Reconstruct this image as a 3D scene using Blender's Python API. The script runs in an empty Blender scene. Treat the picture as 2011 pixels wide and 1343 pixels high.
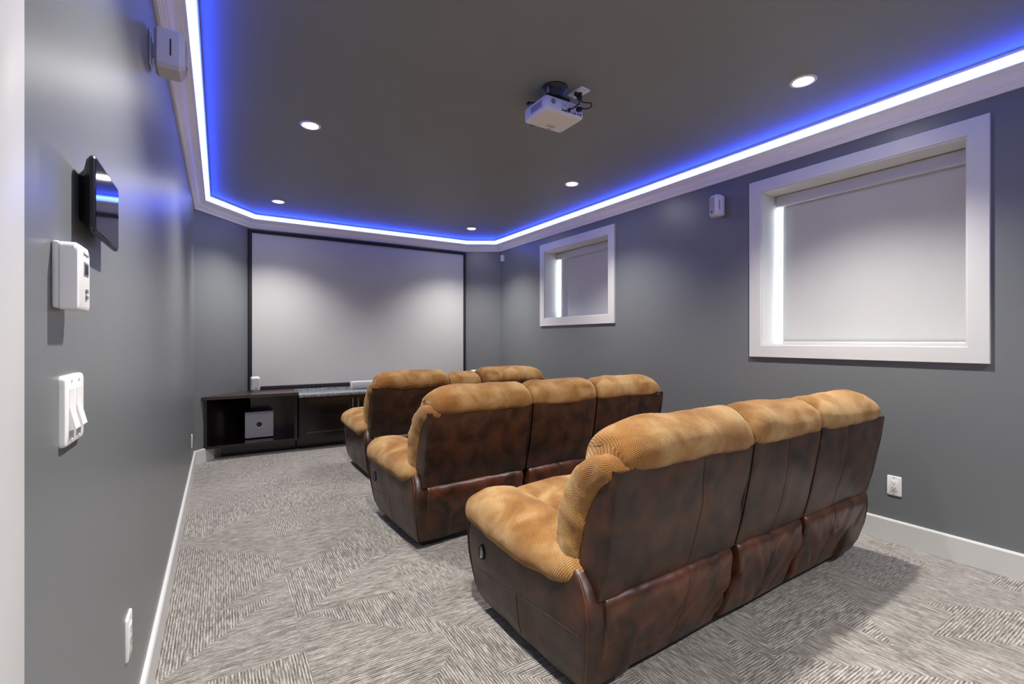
import bpy, bmesh, math, random
from mathutils import Vector, Matrix, noise
C = bpy.context.scene.collection
SC = bpy.context.scene
PI = math.pi
random.seed(4)

# ------------------------------------------------------------------ camera
H = 1.22                                   # eye height
cam = bpy.data.cameras.new('camera'); cam_o = bpy.data.objects.new('camera', cam); C.objects.link(cam_o)
cam_o.location = (0, 0, H); cam_o.rotation_euler = (PI/2, 0, -math.radians(31.8))
cam.sensor_width = 36; cam.lens = 925/2011*36; cam.shift_y = -0.0017; cam.clip_start = 0.02
SC.camera = cam_o
# ------------------------------------------------------------------ world, exposure
SC.view_settings.view_transform = 'Standard'; SC.view_settings.look = 'None'
SC.view_settings.gamma = 1; SC.view_settings.use_curve_mapping = False
SC.view_settings.exposure = 0.09
W = bpy.data.worlds.new('sky'); SC.world = W; W.use_nodes = True
W.node_tree.nodes['Background'].inputs[0].default_value = (0.86, 0.93, 1.0, 1)
W.node_tree.nodes['Background'].inputs[1].default_value = 14.0
SPOT_W = 198.0
LAMP_OUTPUT = [.88, .88, .85, .74, 1.30, 1.12, 1.7, 1.3]      # the lamps are not equally bright
LED_STRENGTH = 4.2
LED_COLOR = (0.20, 0.32, 1.0)
LED_WATT_PER_M = 2.1
SC.cycles.diffuse_bounces = 6; SC.cycles.max_bounces = 12
# the eight recessed downlights: two columns down the room
LIGHTS = [(x, y) for y in (5.385, 3.365, 1.36, -0.65) for x in (0.51, 2.73)]
CEIL = H + 1.428

# ------------------------------------------------------------------ materials
def new_mat(name):
    m = bpy.data.materials.new(name); m.use_nodes = True
    nt = m.node_tree; b = nt.nodes['Principled BSDF']
    return m, nt, b
def N(nt, t, **kw):
    n = nt.nodes.new(t)
    for k, v in kw.items(): setattr(n, k, v)
    return n
def ramp(nt, fac, stops):
    r = N(nt, 'ShaderNodeValToRGB'); e = r.color_ramp.elements
    e[0].position, e[0].color = stops[0][0], (*stops[0][1], 1)
    e[1].position, e[1].color = stops[-1][0], (*stops[-1][1], 1)
    for p, c in stops[1:-1]:
        x = e.new(p); x.color = (*c, 1)
    nt.links.new(fac, r.inputs[0]); return r.outputs[0]
def mth(nt, op, a, b=None, c=None):
    n = N(nt, 'ShaderNodeMath', operation=op)
    for i, v in enumerate((a, b, c)):
        if v is None: continue
        if isinstance(v, (int, float)): n.inputs[i].default_value = v
        else: nt.links.new(v, n.inputs[i])
    return n.outputs[0]
def simple(name, col, rough=0.5, metal=0.0, var=0.04, scale=30, bump=0.0, bscale=200, coat=0.0, spec=0.5):
    """paint / plastic / wood with faint procedural unevenness"""
    m, nt, b = new_mat(name)
    tc = N(nt, 'ShaderNodeTexCoord'); nz = N(nt, 'ShaderNodeTexNoise'); nz.inputs['Scale'].default_value = scale
    nz.inputs['Detail'].default_value = 4
    nt.links.new(tc.outputs['Object'], nz.inputs['Vector'])
    lo = tuple(c*(1-var) for c in col); hi = tuple(min(1, c*(1+var)) for c in col)
    nt.links.new(ramp(nt, nz.outputs['Fac'], [(0.3, lo), (0.7, hi)]), b.inputs['Base Color'])
    b.inputs['Roughness'].default_value = rough; b.inputs['Metallic'].default_value = metal
    b.inputs['Specular IOR Level'].default_value = spec
    b.inputs['Coat Weight'].default_value = coat
    if bump:
        n2 = N(nt, 'ShaderNodeTexNoise'); n2.inputs['Scale'].default_value = bscale; n2.inputs['Detail'].default_value = 3
        nt.links.new(tc.outputs['Object'], n2.inputs['Vector'])
        bp = N(nt, 'ShaderNodeBump'); bp.inputs['Strength'].default_value = bump; bp.inputs['Distance'].default_value = 0.002
        nt.links.new(n2.outputs['Fac'], bp.inputs['Height']); nt.links.new(bp.outputs[0], b.inputs['Normal'])
    return m
def emis(name, col, strength):
    m, nt, b = new_mat(name)
    b.inputs['Base Color'].default_value = (0.8, 0.8, 0.8, 1)
    b.inputs['Emission Color'].default_value = (*col, 1); b.inputs['Emission Strength'].default_value = strength
    return m

M = {}
M['wall'] = simple('slate_wall_paint', (0.160, 0.170, 0.173), rough=0.36, var=0.02, scale=3, bump=0.12, bscale=260)
M['ceiling'] = simple('slate_ceiling_paint', (0.225, 0.245, 0.245), rough=0.55, var=0.02, scale=3, bump=0.08, bscale=300)
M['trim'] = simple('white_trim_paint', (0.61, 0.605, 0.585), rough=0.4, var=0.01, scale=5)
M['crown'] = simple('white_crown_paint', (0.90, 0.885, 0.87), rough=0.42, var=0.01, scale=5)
M['blind'] = simple('white_blind_fabric', (0.49, 0.49, 0.475), rough=0.85, var=0.01, scale=6, bump=0.1, bscale=900)
M['plastic'] = simple('white_plastic', (0.80, 0.79, 0.76), rough=0.35, var=0.01, scale=8)
M['speaker'] = simple('silver_speaker_plastic', (0.62, 0.61, 0.64), rough=0.4, var=0.02, scale=60)
M['grille'] = simple('grey_speaker_grille', (0.42, 0.41, 0.43), rough=0.6, var=0.08, scale=500, bump=0.5, bscale=900)
M['black'] = simple('black_plastic', (0.012, 0.012, 0.014), rough=0.35, var=0.1, scale=20)
M['gloss_black'] = simple('black_glass', (0.006, 0.006, 0.008), rough=0.06, var=0.1, scale=4)
M['dark'] = simple('dark_slot', (0.02, 0.02, 0.022), rough=0.6)
M['grey'] = simple('grey_plastic', (0.22, 0.22, 0.23), rough=0.5)
M['screen'] = simple('white_screen_fabric', (0.45, 0.45, 0.44), rough=0.9, var=0.01, scale=4)
M['screen_frame'] = simple('black_velvet', (0.010, 0.010, 0.014), rough=0.8)
M['chrome'] = simple('brushed_nickel', (0.6, 0.6, 0.6), rough=0.25, metal=1.0)
M['sub'] = simple('grey_subwoofer_front', (0.40, 0.40, 0.43), rough=0.5, var=0.03, scale=80)
M['lens'] = simple('dark_lens', (0.01, 0.01, 0.02), rough=0.05)
M['proj'] = simple('pearl_projector_plastic', (0.78, 0.76, 0.75), rough=0.28, var=0.01, scale=8)
M['led'] = emis('blue_led_diffuser', LED_COLOR, LED_STRENGTH)
M['bulb'] = emis('lit_lamp', (1.0, 0.95, 0.88), 150.0)
M['sofabase'] = simple('black_sofa_base', (0.01, 0.009, 0.009), rough=0.6)
M['backing'] = simple('grey_roller_tube', (0.5, 0.5, 0.5), rough=0.5)

def wood(name, col, rough):
    m, nt, b = new_mat(name)
    tc = N(nt, 'ShaderNodeTexCoord'); mp = N(nt, 'ShaderNodeMapping'); mp.inputs['Scale'].default_value = (1.5, 18, 18)
    nz = N(nt, 'ShaderNodeTexNoise'); nz.inputs['Scale'].default_value = 5; nz.inputs['Detail'].default_value = 6
    nt.links.new(tc.outputs['Object'], mp.inputs[0]); nt.links.new(mp.outputs[0], nz.inputs['Vector'])
    nt.links.new(ramp(nt, nz.outputs['Fac'], [(0.3, tuple(c*.6 for c in col)), (0.7, tuple(c*1.4 for c in col))]), b.inputs['Base Color'])
    b.inputs['Roughness'].default_value = rough; b.inputs['Coat Weight'].default_value = 0.3; b.inputs['Coat Roughness'].default_value = 0.2
    return m
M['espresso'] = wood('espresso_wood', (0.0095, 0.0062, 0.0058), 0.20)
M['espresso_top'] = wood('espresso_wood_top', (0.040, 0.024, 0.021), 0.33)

def granite():
    m, nt, b = new_mat('speckled_granite')
    tc = N(nt, 'ShaderNodeTexCoord'); v = N(nt, 'ShaderNodeTexVoronoi'); v.inputs['Scale'].default_value = 170
    nz = N(nt, 'ShaderNodeTexNoise'); nz.inputs['Scale'].default_value = 90; nz.inputs['Detail'].default_value = 8
    nt.links.new(tc.outputs['Object'], v.inputs['Vector']); nt.links.new(tc.outputs['Object'], nz.inputs['Vector'])
    f = mth(nt, 'ADD', mth(nt, 'MULTIPLY', v.outputs['Color'], 0.45), mth(nt, 'MULTIPLY', nz.outputs['Fac'], 0.55))
    nt.links.new(ramp(nt, f, [(0.3, (0.03, 0.035, 0.04)), (0.5, (0.16, 0.17, 0.18)), (0.72, (0.5, 0.52, 0.54))]), b.inputs['Base Color'])
    b.inputs['Roughness'].default_value = 0.2
    return m
M['granite'] = granite()

def carpet():
    """half-metre carpet tiles, each with nested L-shaped ribs mitred on a diagonal"""
    m, nt, b = new_mat('grey_patterned_carpet')
    L = nt.links.new
    tc = N(nt, 'ShaderNodeTexCoord'); sp = N(nt, 'ShaderNodeSeparateXYZ'); L(tc.outputs['Object'], sp.inputs[0])
    S = 0.50
    tx = mth(nt, 'DIVIDE', mth(nt, 'ADD', sp.outputs[0], 0.215), S); 
    colid = mth(nt, 'FLOOR', tx)
    ty = mth(nt, 'ADD', mth(nt, 'DIVIDE', sp.outputs[1], S), mth(nt, 'MULTIPLY', mth(nt, 'FLOORED_MODULO', colid, 2), 0.5))
    rowid = mth(nt, 'FLOOR', ty)
    fx = mth(nt, 'SUBTRACT', tx, colid); fy = mth(nt, 'SUBTRACT', ty, rowid)
    cid = N(nt, 'ShaderNodeCombineXYZ'); L(colid, cid.inputs[0]); L(rowid, cid.inputs[1])
    wn = N(nt, 'ShaderNodeTexWhiteNoise'); wn.noise_dimensions = '3D'; L(cid.outputs[0], wn.inputs['Vector'])
    sc = N(nt, 'ShaderNodeSeparateColor'); L(wn.outputs['Color'], sc.inputs[0])
    flipx = mth(nt, 'GREATER_THAN', sc.outputs[0], 0.5); flipy = mth(nt, 'GREATER_THAN', sc.outputs[1], 0.5)
    def flip(v, f):   # f ? 1-v : v
        return mth(nt, 'ADD', mth(nt, 'MULTIPLY', v, mth(nt, 'SUBTRACT', 1, mth(nt, 'MULTIPLY', f, 2))), f)
    a = flip(fx, flipx); c = flip(fy, flipy)
    # shift the mitre so that blocks look irregular
    c = mth(nt, 'ADD', c, mth(nt, 'MULTIPLY', mth(nt, 'SUBTRACT', sc.outputs[2], 0.5), 0.9))
    sel = mth(nt, 'GREATER_THAN', a, c)          # 1 -> ribs run along Y
    d = mth(nt, 'MAXIMUM', a, c); e = mth(nt, 'MINIMUM', a, c)
    # warp ribs by a little noise
    cv = N(nt, 'ShaderNodeCombineXYZ')
    L(mth(nt, 'MULTIPLY', d, S*190), cv.inputs[0]); L(mth(nt, 'MULTIPLY', e, S*17), cv.inputs[1])
    L(mth(nt, 'ADD', mth(nt, 'MULTIPLY', sc.outputs[0], 37), mth(nt, 'MULTIPLY', sel, 11)), cv.inputs[2])
    n1 = N(nt, 'ShaderNodeTexNoise'); n1.inputs['Scale'].default_value = 1.0; n1.inputs['Detail'].default_value = 1.5
    L(cv.outputs[0], n1.inputs['Vector'])
    rib = mth(nt, 'SINE', mth(nt, 'MULTIPLY', d, S*2*PI/0.0105))
    cv2 = N(nt, 'ShaderNodeCombineXYZ')
    L(mth(nt, 'MULTIPLY', d, S*420), cv2.inputs[0]); L(mth(nt, 'MULTIPLY', e, S*70), cv2.inputs[1]); L(mth(nt, 'MULTIPLY', sc.outputs[1], 91), cv2.inputs[2])
    n2 = N(nt, 'ShaderNodeTexNoise'); n2.inputs['Scale'].default_value = 1.0; n2.inputs['Detail'].default_value = 2
    L(cv2.outputs[0], n2.inputs['Vector'])
    f = mth(nt, 'ADD', mth(nt, 'MULTIPLY', n1.outputs['Fac'], 0.55), mth(nt, 'MULTIPLY', n2.outputs['Fac'], 0.36))
    f = mth(nt, 'ADD', f, mth(nt, 'MULTIPLY', rib, 0.085))
    big = N(nt, 'ShaderNodeTexNoise'); big.inputs['Scale'].default_value = 1.7; L(tc.outputs['Object'], big.inputs['Vector'])
    f = mth(nt, 'ADD', f, mth(nt, 'MULTIPLY', mth(nt, 'SUBTRACT', big.outputs['Fac'], 0.5), 0.10))
    # the joint between tiles
    def edge(v): return mth(nt, 'LESS_THAN', mth(nt, 'MINIMUM', v, mth(nt, 'SUBTRACT', 1, v)), 0.004)
    f = mth(nt, 'SUBTRACT', f, mth(nt, 'MULTIPLY', mth(nt, 'MAXIMUM', edge(fx), edge(fy)), 0.015))
    L(ramp(nt, f, [(0.30, (0.068, 0.061, 0.052)), (0.45, (0.185, 0.168, 0.148)), (0.60, (0.41, 0.382, 0.343))]), b.inputs['Base Color'])
    b.inputs['Roughness'].default_value = 0.95; b.inputs['Specular IOR Level'].default_value = 0.15
    b.inputs['Sheen Weight'].default_value = 0.25
    bp = N(nt, 'ShaderNodeBump'); bp.inputs['Strength'].default_value = 0.5; bp.inputs['Distance'].default_value = 0.004
    L(f, bp.inputs['Height']); L(bp.outputs[0], b.inputs['Normal'])
    return m
M['carpet'] = carpet()

def chenille():
    """tan waffle-weave upholstery: light knobs over a dark ground, in UV metres"""
    m, nt, b = new_mat('tan_chenille')
    L = nt.links.new
    uv = N(nt, 'ShaderNodeUVMap'); sp = N(nt, 'ShaderNodeSeparateXYZ'); L(uv.outputs[0], sp.inputs[0])
    P = 0.0072
    su = mth(nt, 'SINE', mth(nt, 'MULTIPLY', mth(nt, 'ADD', sp.outputs[0], mth(nt, 'MULTIPLY', sp.outputs[1], 0.55)), 2*PI/P))
    sv = mth(nt, 'SINE', mth(nt, 'MULTIPLY', mth(nt, 'SUBTRACT', sp.outputs[1], mth(nt, 'MULTIPLY', sp.outputs[0], 0.35)), 2*PI/P))
    knob = mth(nt, 'ADD', mth(nt, 'MULTIPLY', mth(nt, 'ADD', su, sv), 0.25), 0.5)
    tc = N(nt, 'ShaderNodeTexCoord')
    nz = N(nt, 'ShaderNodeTexNoise'); nz.inputs['Scale'].default_value = 6; nz.inputs['Detail'].default_value = 5; nz.inputs['Distortion'].default_value = 0.6
    L(tc.outputs['Object'], nz.inputs['Vector'])
    nap = ramp(nt, nz.outputs['Fac'], [(0.36, (0.28, 0.115, 0.027)), (0.5, (0.39, 0.190, 0.054)), (0.66, (0.56, 0.345, 0.145))])
    valley = N(nt, 'ShaderNodeMix', data_type='RGBA')
    L(ramp(nt, knob, [(0.14, (1, 1, 1)), (0.50, (0, 0, 0))]), valley.inputs[0]); L(nap, valley.inputs[6])
    valley.inputs[7].default_value = (0.075, 0.034, 0.010, 1)
    L(valley.outputs[2], b.inputs['Base Color'])
    b.inputs['Roughness'].default_value = 0.9; b.inputs['Specular IOR Level'].default_value = 0.2
    b.inputs['Sheen Weight'].default_value = 0.3; b.inputs['Sheen Roughness'].default_value = 0.4
    b.inputs['Sheen Tint'].default_value = (1.0, 0.85, 0.6, 1)
    bp = N(nt, 'ShaderNodeBump'); bp.inputs['Strength'].default_value = 0.9; bp.inputs['Distance'].default_value = 0.0025
    L(knob, bp.inputs['Height']); L(bp.outputs[0], b.inputs['Normal'])
    return m
M['fabric'] = chenille()

def leather(name, dk, lt, rough, folds):
    m, nt, b = new_mat(name)
    L = nt.links.new
    tc = N(nt, 'ShaderNodeTexCoord')
    nz = N(nt, 'ShaderNodeTexNoise'); nz.inputs['Scale'].default_value = 9; nz.inputs['Detail'].default_value = 5; nz.inputs['Distortion'].default_value = 0.4
    L(tc.outputs['Object'], nz.inputs['Vector'])
    L(ramp(nt, nz.outputs['Fac'], [(0.36, dk), (0.68, lt)]), b.inputs['Base Color'])
    b.inputs['Roughness'].default_value = rough; b.inputs['Specular IOR Level'].default_value = 0.5
    g = N(nt, 'ShaderNodeTexVoronoi'); g.inputs['Scale'].default_value = 420; L(tc.outputs['Object'], g.inputs['Vector'])
    mp = N(nt, 'ShaderNodeMapping'); mp.inputs['Scale'].default_value = (9, 9, 2.2); mp.inputs['Rotation'].default_value = (0, 0.25, 0)
    L(tc.outputs['Object'], mp.inputs[0])
    w = N(nt, 'ShaderNodeTexNoise'); w.inputs['Scale'].default_value = 1.5; w.inputs['Detail'].default_value = 3; L(mp.outputs[0], w.inputs['Vector'])
    hgt = mth(nt, 'ADD', mth(nt, 'MULTIPLY', g.outputs['Distance'], 0.10), mth(nt, 'MULTIPLY', w.outputs['Fac'], folds))
    bp = N(nt, 'ShaderNodeBump'); bp.inputs['Strength'].default_value = 0.35; bp.inputs['Distance'].default_value = 0.006
    L(hgt, bp.inputs['Height']); L(bp.outputs[0], b.inputs['Normal'])
    return m
M['leather'] = leather('dark_brown_leather', (0.013, 0.0055, 0.0035), (0.062, 0.021, 0.010), 0.38, 0.9)
M['leather_red'] = leather('russet_brown_leather', (0.022, 0.0080, 0.0045), (0.10, 0.030, 0.013), 0.33, 1.6)
M['stitch'] = simple('brown_stitching', (0.05, 0.024, 0.016), rough=0.5)

# ------------------------------------------------------------------ builders
def link(o, parent=None):
    C.objects.link(o)
    if parent is not None: o.parent = parent
    return o
def mesh_obj(name, verts, faces, mat, parent=None, uvs=None, smooth=True, angle=None):
    me = bpy.data.meshes.new(name); me.from_pydata([tuple(v) for v in verts], [], faces); me.update()
    me.materials.append(mat)
    if uvs is not None:
        ul = me.uv_layers.new(name='UVMap')
        for lp in me.loops: ul.data[lp.index].uv = uvs[lp.vertex_index]
    if smooth: me.polygons.foreach_set('use_smooth', [True]*len(me.polygons))
    if angle is not None: me.set_sharp_from_angle(angle=math.radians(angle))
    return link(bpy.data.objects.new(name, me), parent)
def bm_obj(name, bm, mat, parent=None, smooth=True, angle=35):
    bmesh.ops.recalc_face_normals(bm, faces=bm.faces)
    me = bpy.data.meshes.new(name); bm.to_mesh(me); bm.free(); me.materials.append(mat)
    if smooth:
        me.polygons.foreach_set('use_smooth', [True]*len(me.polygons)); me.set_sharp_from_angle(angle=math.radians(angle))
    return link(bpy.data.objects.new(name, me), parent)
def add_box(bm, x0, x1, y0, y1, z0, z1, bev=0.0, seg=2, rot=None, pivot=None):
    r = bmesh.ops.create_cube(bm, size=1.0); vs = r['verts']
    for v in vs:
        v.co = Vector(((x0+x1)/2 + v.co.x*(x1-x0), (y0+y1)/2 + v.co.y*(y1-y0), (z0+z1)/2 + v.co.z*(z1-z0)))
    if bev:
        es = list({e for v in vs for e in v.link_edges})
        g = bmesh.ops.bevel(bm, geom=es, offset=bev, segments=seg, profile=0.5, affect='EDGES')
        vs = list({v for f in g['faces'] for v in f.verts} | {v for v in vs if v.is_valid})
    if rot is not None:
        p = Vector(pivot) if pivot else Vector(((x0+x1)/2, (y0+y1)/2, (z0+z1)/2))
        for v in vs: v.co = p + rot @ (v.co - p)
    return vs
def box(name, mat, parent, x0, x1, y0, y1, z0, z1, bev=0.0, seg=2, rot=None, pivot=None):
    bm = bmesh.new(); add_box(bm, x0, x1, y0, y1, z0, z1, bev, seg, rot, pivot)
    return bm_obj(name, bm, mat, parent)
def add_cyl(bm, c, r, h, axis='z', seg=32, r2=None):
    m = Matrix.Translation(Vector(c))
    if axis == 'x': m = m @ Matrix.Rotation(PI/2, 4, 'Y')
    if axis == 'y': m = m @ Matrix.Rotation(PI/2, 4, 'X')
    bmesh.ops.create_cone(bm, cap_ends=True, segments=seg, radius1=r, radius2=r if r2 is None else r2, depth=h, matrix=m)
def cyl(name, mat, parent, c, r, h, axis='z', seg=32, r2=None):
    bm = bmesh.new(); add_cyl(bm, c, r, h, axis, seg, r2); return bm_obj(name, bm, mat, parent)
def loft(rings, close_ring=True, caps=True, useam=None):
    """rings: list of equal-length point lists -> verts, faces, uv in metres"""
    n = len(rings[0]); V = [Vector(p) for r in rings for p in r]; F = []; UV = []
    vs = 0.0
    for i, r in enumerate(rings):
        if i: vs += max((Vector(r[j])-Vector(rings[i-1][j])).length for j in range(0, n, max(1, n//8)))
        us = 0.0
        for j in range(n):
            if j: us += (Vector(r[j])-Vector(r[j-1])).length
            UV.append((us, vs))
    for i in range(len(rings)-1):
        for j in range(n if close_ring else n-1):
            k = (j+1) % n
            F.append((i*n+j, i*n+k, (i+1)*n+k, (i+1)*n+j))
    if caps and close_ring:
        F.append(tuple(range(n-1, -1, -1))); F.append(tuple((len(rings)-1)*n + j for j in range(n)))
    return V, F, UV
def lofted(name, mat, parent, rings, caps=True, angle=60, close_ring=True):
    V, F, UV = loft(rings, close_ring, caps)
    o = mesh_obj(name, V, F, mat, parent, UV, True, angle)
    bm = bmesh.new(); bm.from_mesh(o.data); bmesh.ops.recalc_face_normals(bm, faces=bm.faces); bm.to_mesh(o.data); bm.free()
    return o
def tube(name, mat, parent, pts, r, seg=8, smooth_path=True):
    P = [Vector(p) for p in pts]
    if smooth_path and len(P) > 2:
        Q = []
        for i in range(len(P)-1):
            p0 = P[max(i-1, 0)]; p1 = P[i]; p2 = P[i+1]; p3 = P[min(i+2, len(P)-1)]
            for k in range(6):
                t = k/6
                Q.append(0.5*((2*p1)+(-p0+p2)*t+(2*p0-5*p1+4*p2-p3)*t*t+(-p0+3*p1-3*p2+p3)*t**3))
        Q.append(P[-1]); P = Q
    rings = []; ref = Vector((0, 0, 1))
    for i, p in enumerate(P):
        d = (P[min(i+1, len(P)-1)] - P[max(i-1, 0)]).normalized()
        if abs(d.dot(ref)) > 0.98: ref = Vector((1, 0, 0))
        a = d.cross(ref).normalized(); b2 = d.cross(a).normalized(); ref = a.cross(d).normalized() if False else ref
        rings.append([p + a*math.cos(2*PI*k/seg)*r + b2*math.sin(2*PI*k/seg)*r for k in range(seg)])
    return lofted(name, mat, parent, rings)
def empty(name, label, cat, loc=(0, 0, 0), rz=0.0, group=None):
    o = bpy.data.objects.new(name, None); o.empty_display_size = 0.05; C.objects.link(o)
    o.location = loc; o.rotation_euler = (0, 0, rz); o['label'] = label; o['category'] = cat
    if group: o['group'] = group
    return o
def struct(o, label=None):
    o['kind'] = 'structure'
    if label: o['label'] = label
    return o
def tag(o, label, cat, group=None):
    o['label'] = label; o['category'] = cat
    if group: o['group'] = group
    return o
def dup(root, loc=None, rz=None, label=None):
    r = root.copy(); C.objects.link(r)
    if loc is not None: r.location = loc
    if rz is not None: r.rotation_euler = (0, 0, rz)
    if label: r['label'] = label
    for ch in list(root.children):
        c = ch.copy(); C.objects.link(c); c.parent = r
        for g in ch.children:
            d = g.copy(); C.objects.link(d); d.parent = c
    return r

# ------------------------------------------------------------------ the room
XL, XR, YB, YF = -0.215, 3.46, -1.20, 6.16
POLY = [(XL, YB), (XR, YB), (XR, 5.90), (3.03, YF), (0.28, YF), (XL, 5.545)]     # counter-clockwise
TH = 0.28
def slab_poly(name, z0, z1, mat, ex=0.3):
    p = [(XL-ex, YB-ex), (XR+ex, YB-ex), (XR+ex, YF+ex), (XL-ex, YF+ex)]
    V = [(x, y, z0) for x, y in p] + [(x, y, z1) for x, y in p]
    F = [(3, 2, 1, 0), (4, 5, 6, 7)] + [(i, (i+1) % 4, (i+1) % 4+4, i+4) for i in range(4)]
    return struct(mesh_obj(name, V, F, mat, None, None, False))
slab_poly('floor', -0.1, 0.0, M['carpet'], TH)
slab_poly('ceiling', CEIL, CEIL+0.1, M['ceiling'], TH)
# right wall with its two window openings, each 1.15 m wide and of unequal height
WIN = [(0.869, 2.018, H-0.037, H+1.109), (3.650, 4.790, H+0.269, H+1.107)]
def wall_right():
    bm = bmesh.new(); z1 = CEIL
    ys = [YB] + [v for w in WIN for v in w[:2]] + [5.90]
    for i in range(0, len(ys), 2): add_box(bm, XR, XR+TH, ys[i], ys[i+1], 0, z1)
    for y0, y1, a, b2 in WIN:
        add_box(bm, XR, XR+TH, y0, y1, 0, a); add_box(bm, XR, XR+TH, y0, y1, b2, z1)
    o = bm_obj('wall_right', bm, M['wall'], None, False)
    return struct(o)
wall_right()
def wall_seg(name, p, q, out=0.28, z0=0, z1=CEIL):
    p = Vector((*p, 0)); q = Vector((*q, 0)); d = (q-p).normalized(); n = Vector((d.y, -d.x, 0))   # outward for a ccw room
    a = [p, q, q+n*out, p+n*out]
    V = [(v.x, v.y, z0) for v in a] + [(v.x, v.y, z1) for v in a]
    F = [(3, 2, 1, 0), (4, 5, 6, 7)] + [(i, (i+1) % 4, (i+1) % 4+4, i+4) for i in range(4)]
    return V, F
def wall(name, segs):
    VV, FF = [], []
    for s in segs:
        V, F = wall_seg(name, *s[:2], **(s[2] if len(s) > 2 else {}))
        FF += [tuple(i+len(VV) for i in f) for f in F]; VV += V
    return struct(mesh_obj(name, VV, FF, M['wall'], None, None, False))
wall('wall_back', [((XL-TH, YB), (XR+TH, YB))])
wall('wall_front', [((3.03+.0, YF), (0.28, YF))])
wall('wall_front_right', [((XR, 5.90), (3.03, YF))])
wall('wall_front_left', [((0.28, YF), (XL, 5.545))])
DY0, DY1, DZ = -0.16, 0.692, 2.30
wall('wall_left', [((XL, 5.545), (XL, DY1)), ((XL, DY1), (XL, DY0), dict(z0=DZ, z1=CEIL)), ((XL, DY0), (XL, YB))])
# doorway on the left, beside the camera: white casing and a closed white door
bm = bmesh.new()
CX = XL+0.018
add_box(bm, XL, CX, DY1, DY1+0.090, 0, DZ+0.09, 0.003); add_box(bm, XL, CX, DY0-0.09, DY0, 0, DZ+0.09, 0.003)
add_box(bm, XL, CX, DY0, DY1, DZ, DZ+0.09, 0.003)
d = struct(bm_obj('door_1', bm, M['trim']), 'white casing of the doorway at the left edge')
bm = bmesh.new(); add_box(bm, XL-0.07, XL-0.03, DY0+0.003, DY1-0.003, 0.008, DZ-0.003, 0.002)
for z0, z1 in ((0.2, 0.95), (1.1, 2.05)): add_box(bm, XL-0.032, XL-0.026, DY0+0.12, DY1-0.12, z0, z1, 0.004)
bm_obj('door_panel', bm, M['trim'], d)
bm = bmesh.new(); add_cyl(bm, (XL-0.006, DY0+0.07, 1.0), 0.009, 0.045, 'x'); add_cyl(bm, (XL+0.018, DY0+0.07, 1.0), 0.026, 0.03, 'x', r2=0.02)
bm_obj('door_knob', bm, M['chrome'], d)

def inset_poly(off):
    """the room outline moved inward by off with mitred corners"""
    n = len(POLY); out = []
    for i in range(n):
        p0 = Vector(POLY[i-1]); p1 = Vector(POLY[i]); p2 = Vector(POLY[(i+1) % n])
        d1 = (p1-p0).normalized(); d2 = (p2-p1).normalized()
        n1 = Vector((-d1.y, d1.x)); n2 = Vector((-d2.y, d2.x))
        k = 1 + n1.dot(n2); out.append(p1 + (n1+n2)*(off/k))
    return out
def perimeter(name, prof, mat, parent=None, closed=False):
    rings = []
    for off, z in prof: rings.append([(v.x, v.y, z) for v in inset_poly(off)])
    n = len(POLY); V = [p for r in rings for p in r]; F = []
    m = len(prof) if closed else len(prof)-1
    for i in range(m):
        a = i*n; b2 = ((i+1) % len(prof))*n
        for j in range(n):
            k = (j+1) % n; F.append((a+j, a+k, b2+k, b2+j))
    o = mesh_obj(name, V, F, mat, parent, None, True, 25)
    return o
z0 = H
CROWN = [(0.0, z0+1.283), (0.012, z0+1.283), (0.014, z0+1.291), (0.020, z0+1.294), (0.022, z0+1.303), (0.030, z0+1.307), (0.032, z0+1.312),
         (0.040, z0+1.318), (0.046, z0+1.331), (0.055, z0+1.343), (0.068, z0+1.352), (0.078, z0+1.356), (0.081, z0+1.363), (0.092, z0+1.366),
         (0.0965, z0+1.3705), (0.098, z0+1.376), (0.090, z0+1.385), (0.095, z0+1.43), (0.0, z0+1.43)]
struct(perimeter('trim_1', CROWN, M['crown'], None, True), 'white moulded crown below the blue light strip')
led = empty('led_strip', 'glowing blue white light strip running all around the ceiling above the crown moulding', 'light strip')
o = perimeter('diffuser', [(0.0985, z0+1.3735), (0.1285, z0+1.4125)], M['led'], led)
o = perimeter('channel', [(0.0965, z0+1.374), (0.1275, z0+1.415), (0.1335, z0+1.4125), (0.1375, z0+1.4165), (0.1375, z0+1.4275), (0.0965, z0+1.4275)], M['crown'], led, True)

# area lamps added in front of the diffuser strengthen its blue wash along the ceiling
_in = inset_poly(0.126)
for i in range(len(_in)):
    p, q = _in[i], _in[(i+1) % len(_in)]; d = (q-p); L_ = d.length; d.normalize(); n = Vector((-d.y, d.x))
    al = bpy.data.lights.new('led_fill', 'AREA'); al.shape = 'RECTANGLE'; al.size = L_-.02; al.size_y = 0.022
    al.energy = LED_WATT_PER_M*L_; al.color = (0.002, 0.040, 1.0); al.spread = math.radians(120)
    lo = bpy.data.objects.new('led_fill', al); link(lo, led); m_ = (p+q)/2
    lo.location = (m_.x, m_.y, z0+1.397)
    out = (Vector((n.x, n.y, 0))*math.cos(math.radians(24)) + Vector((0, 0, math.sin(math.radians(24))))).normalized()   # up and inward
    X = Vector((d.x, d.y, 0)); Z = -out; Y = Z.cross(X)
    lo.rotation_euler = Matrix((X, Y, Z)).transposed().to_euler()

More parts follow.
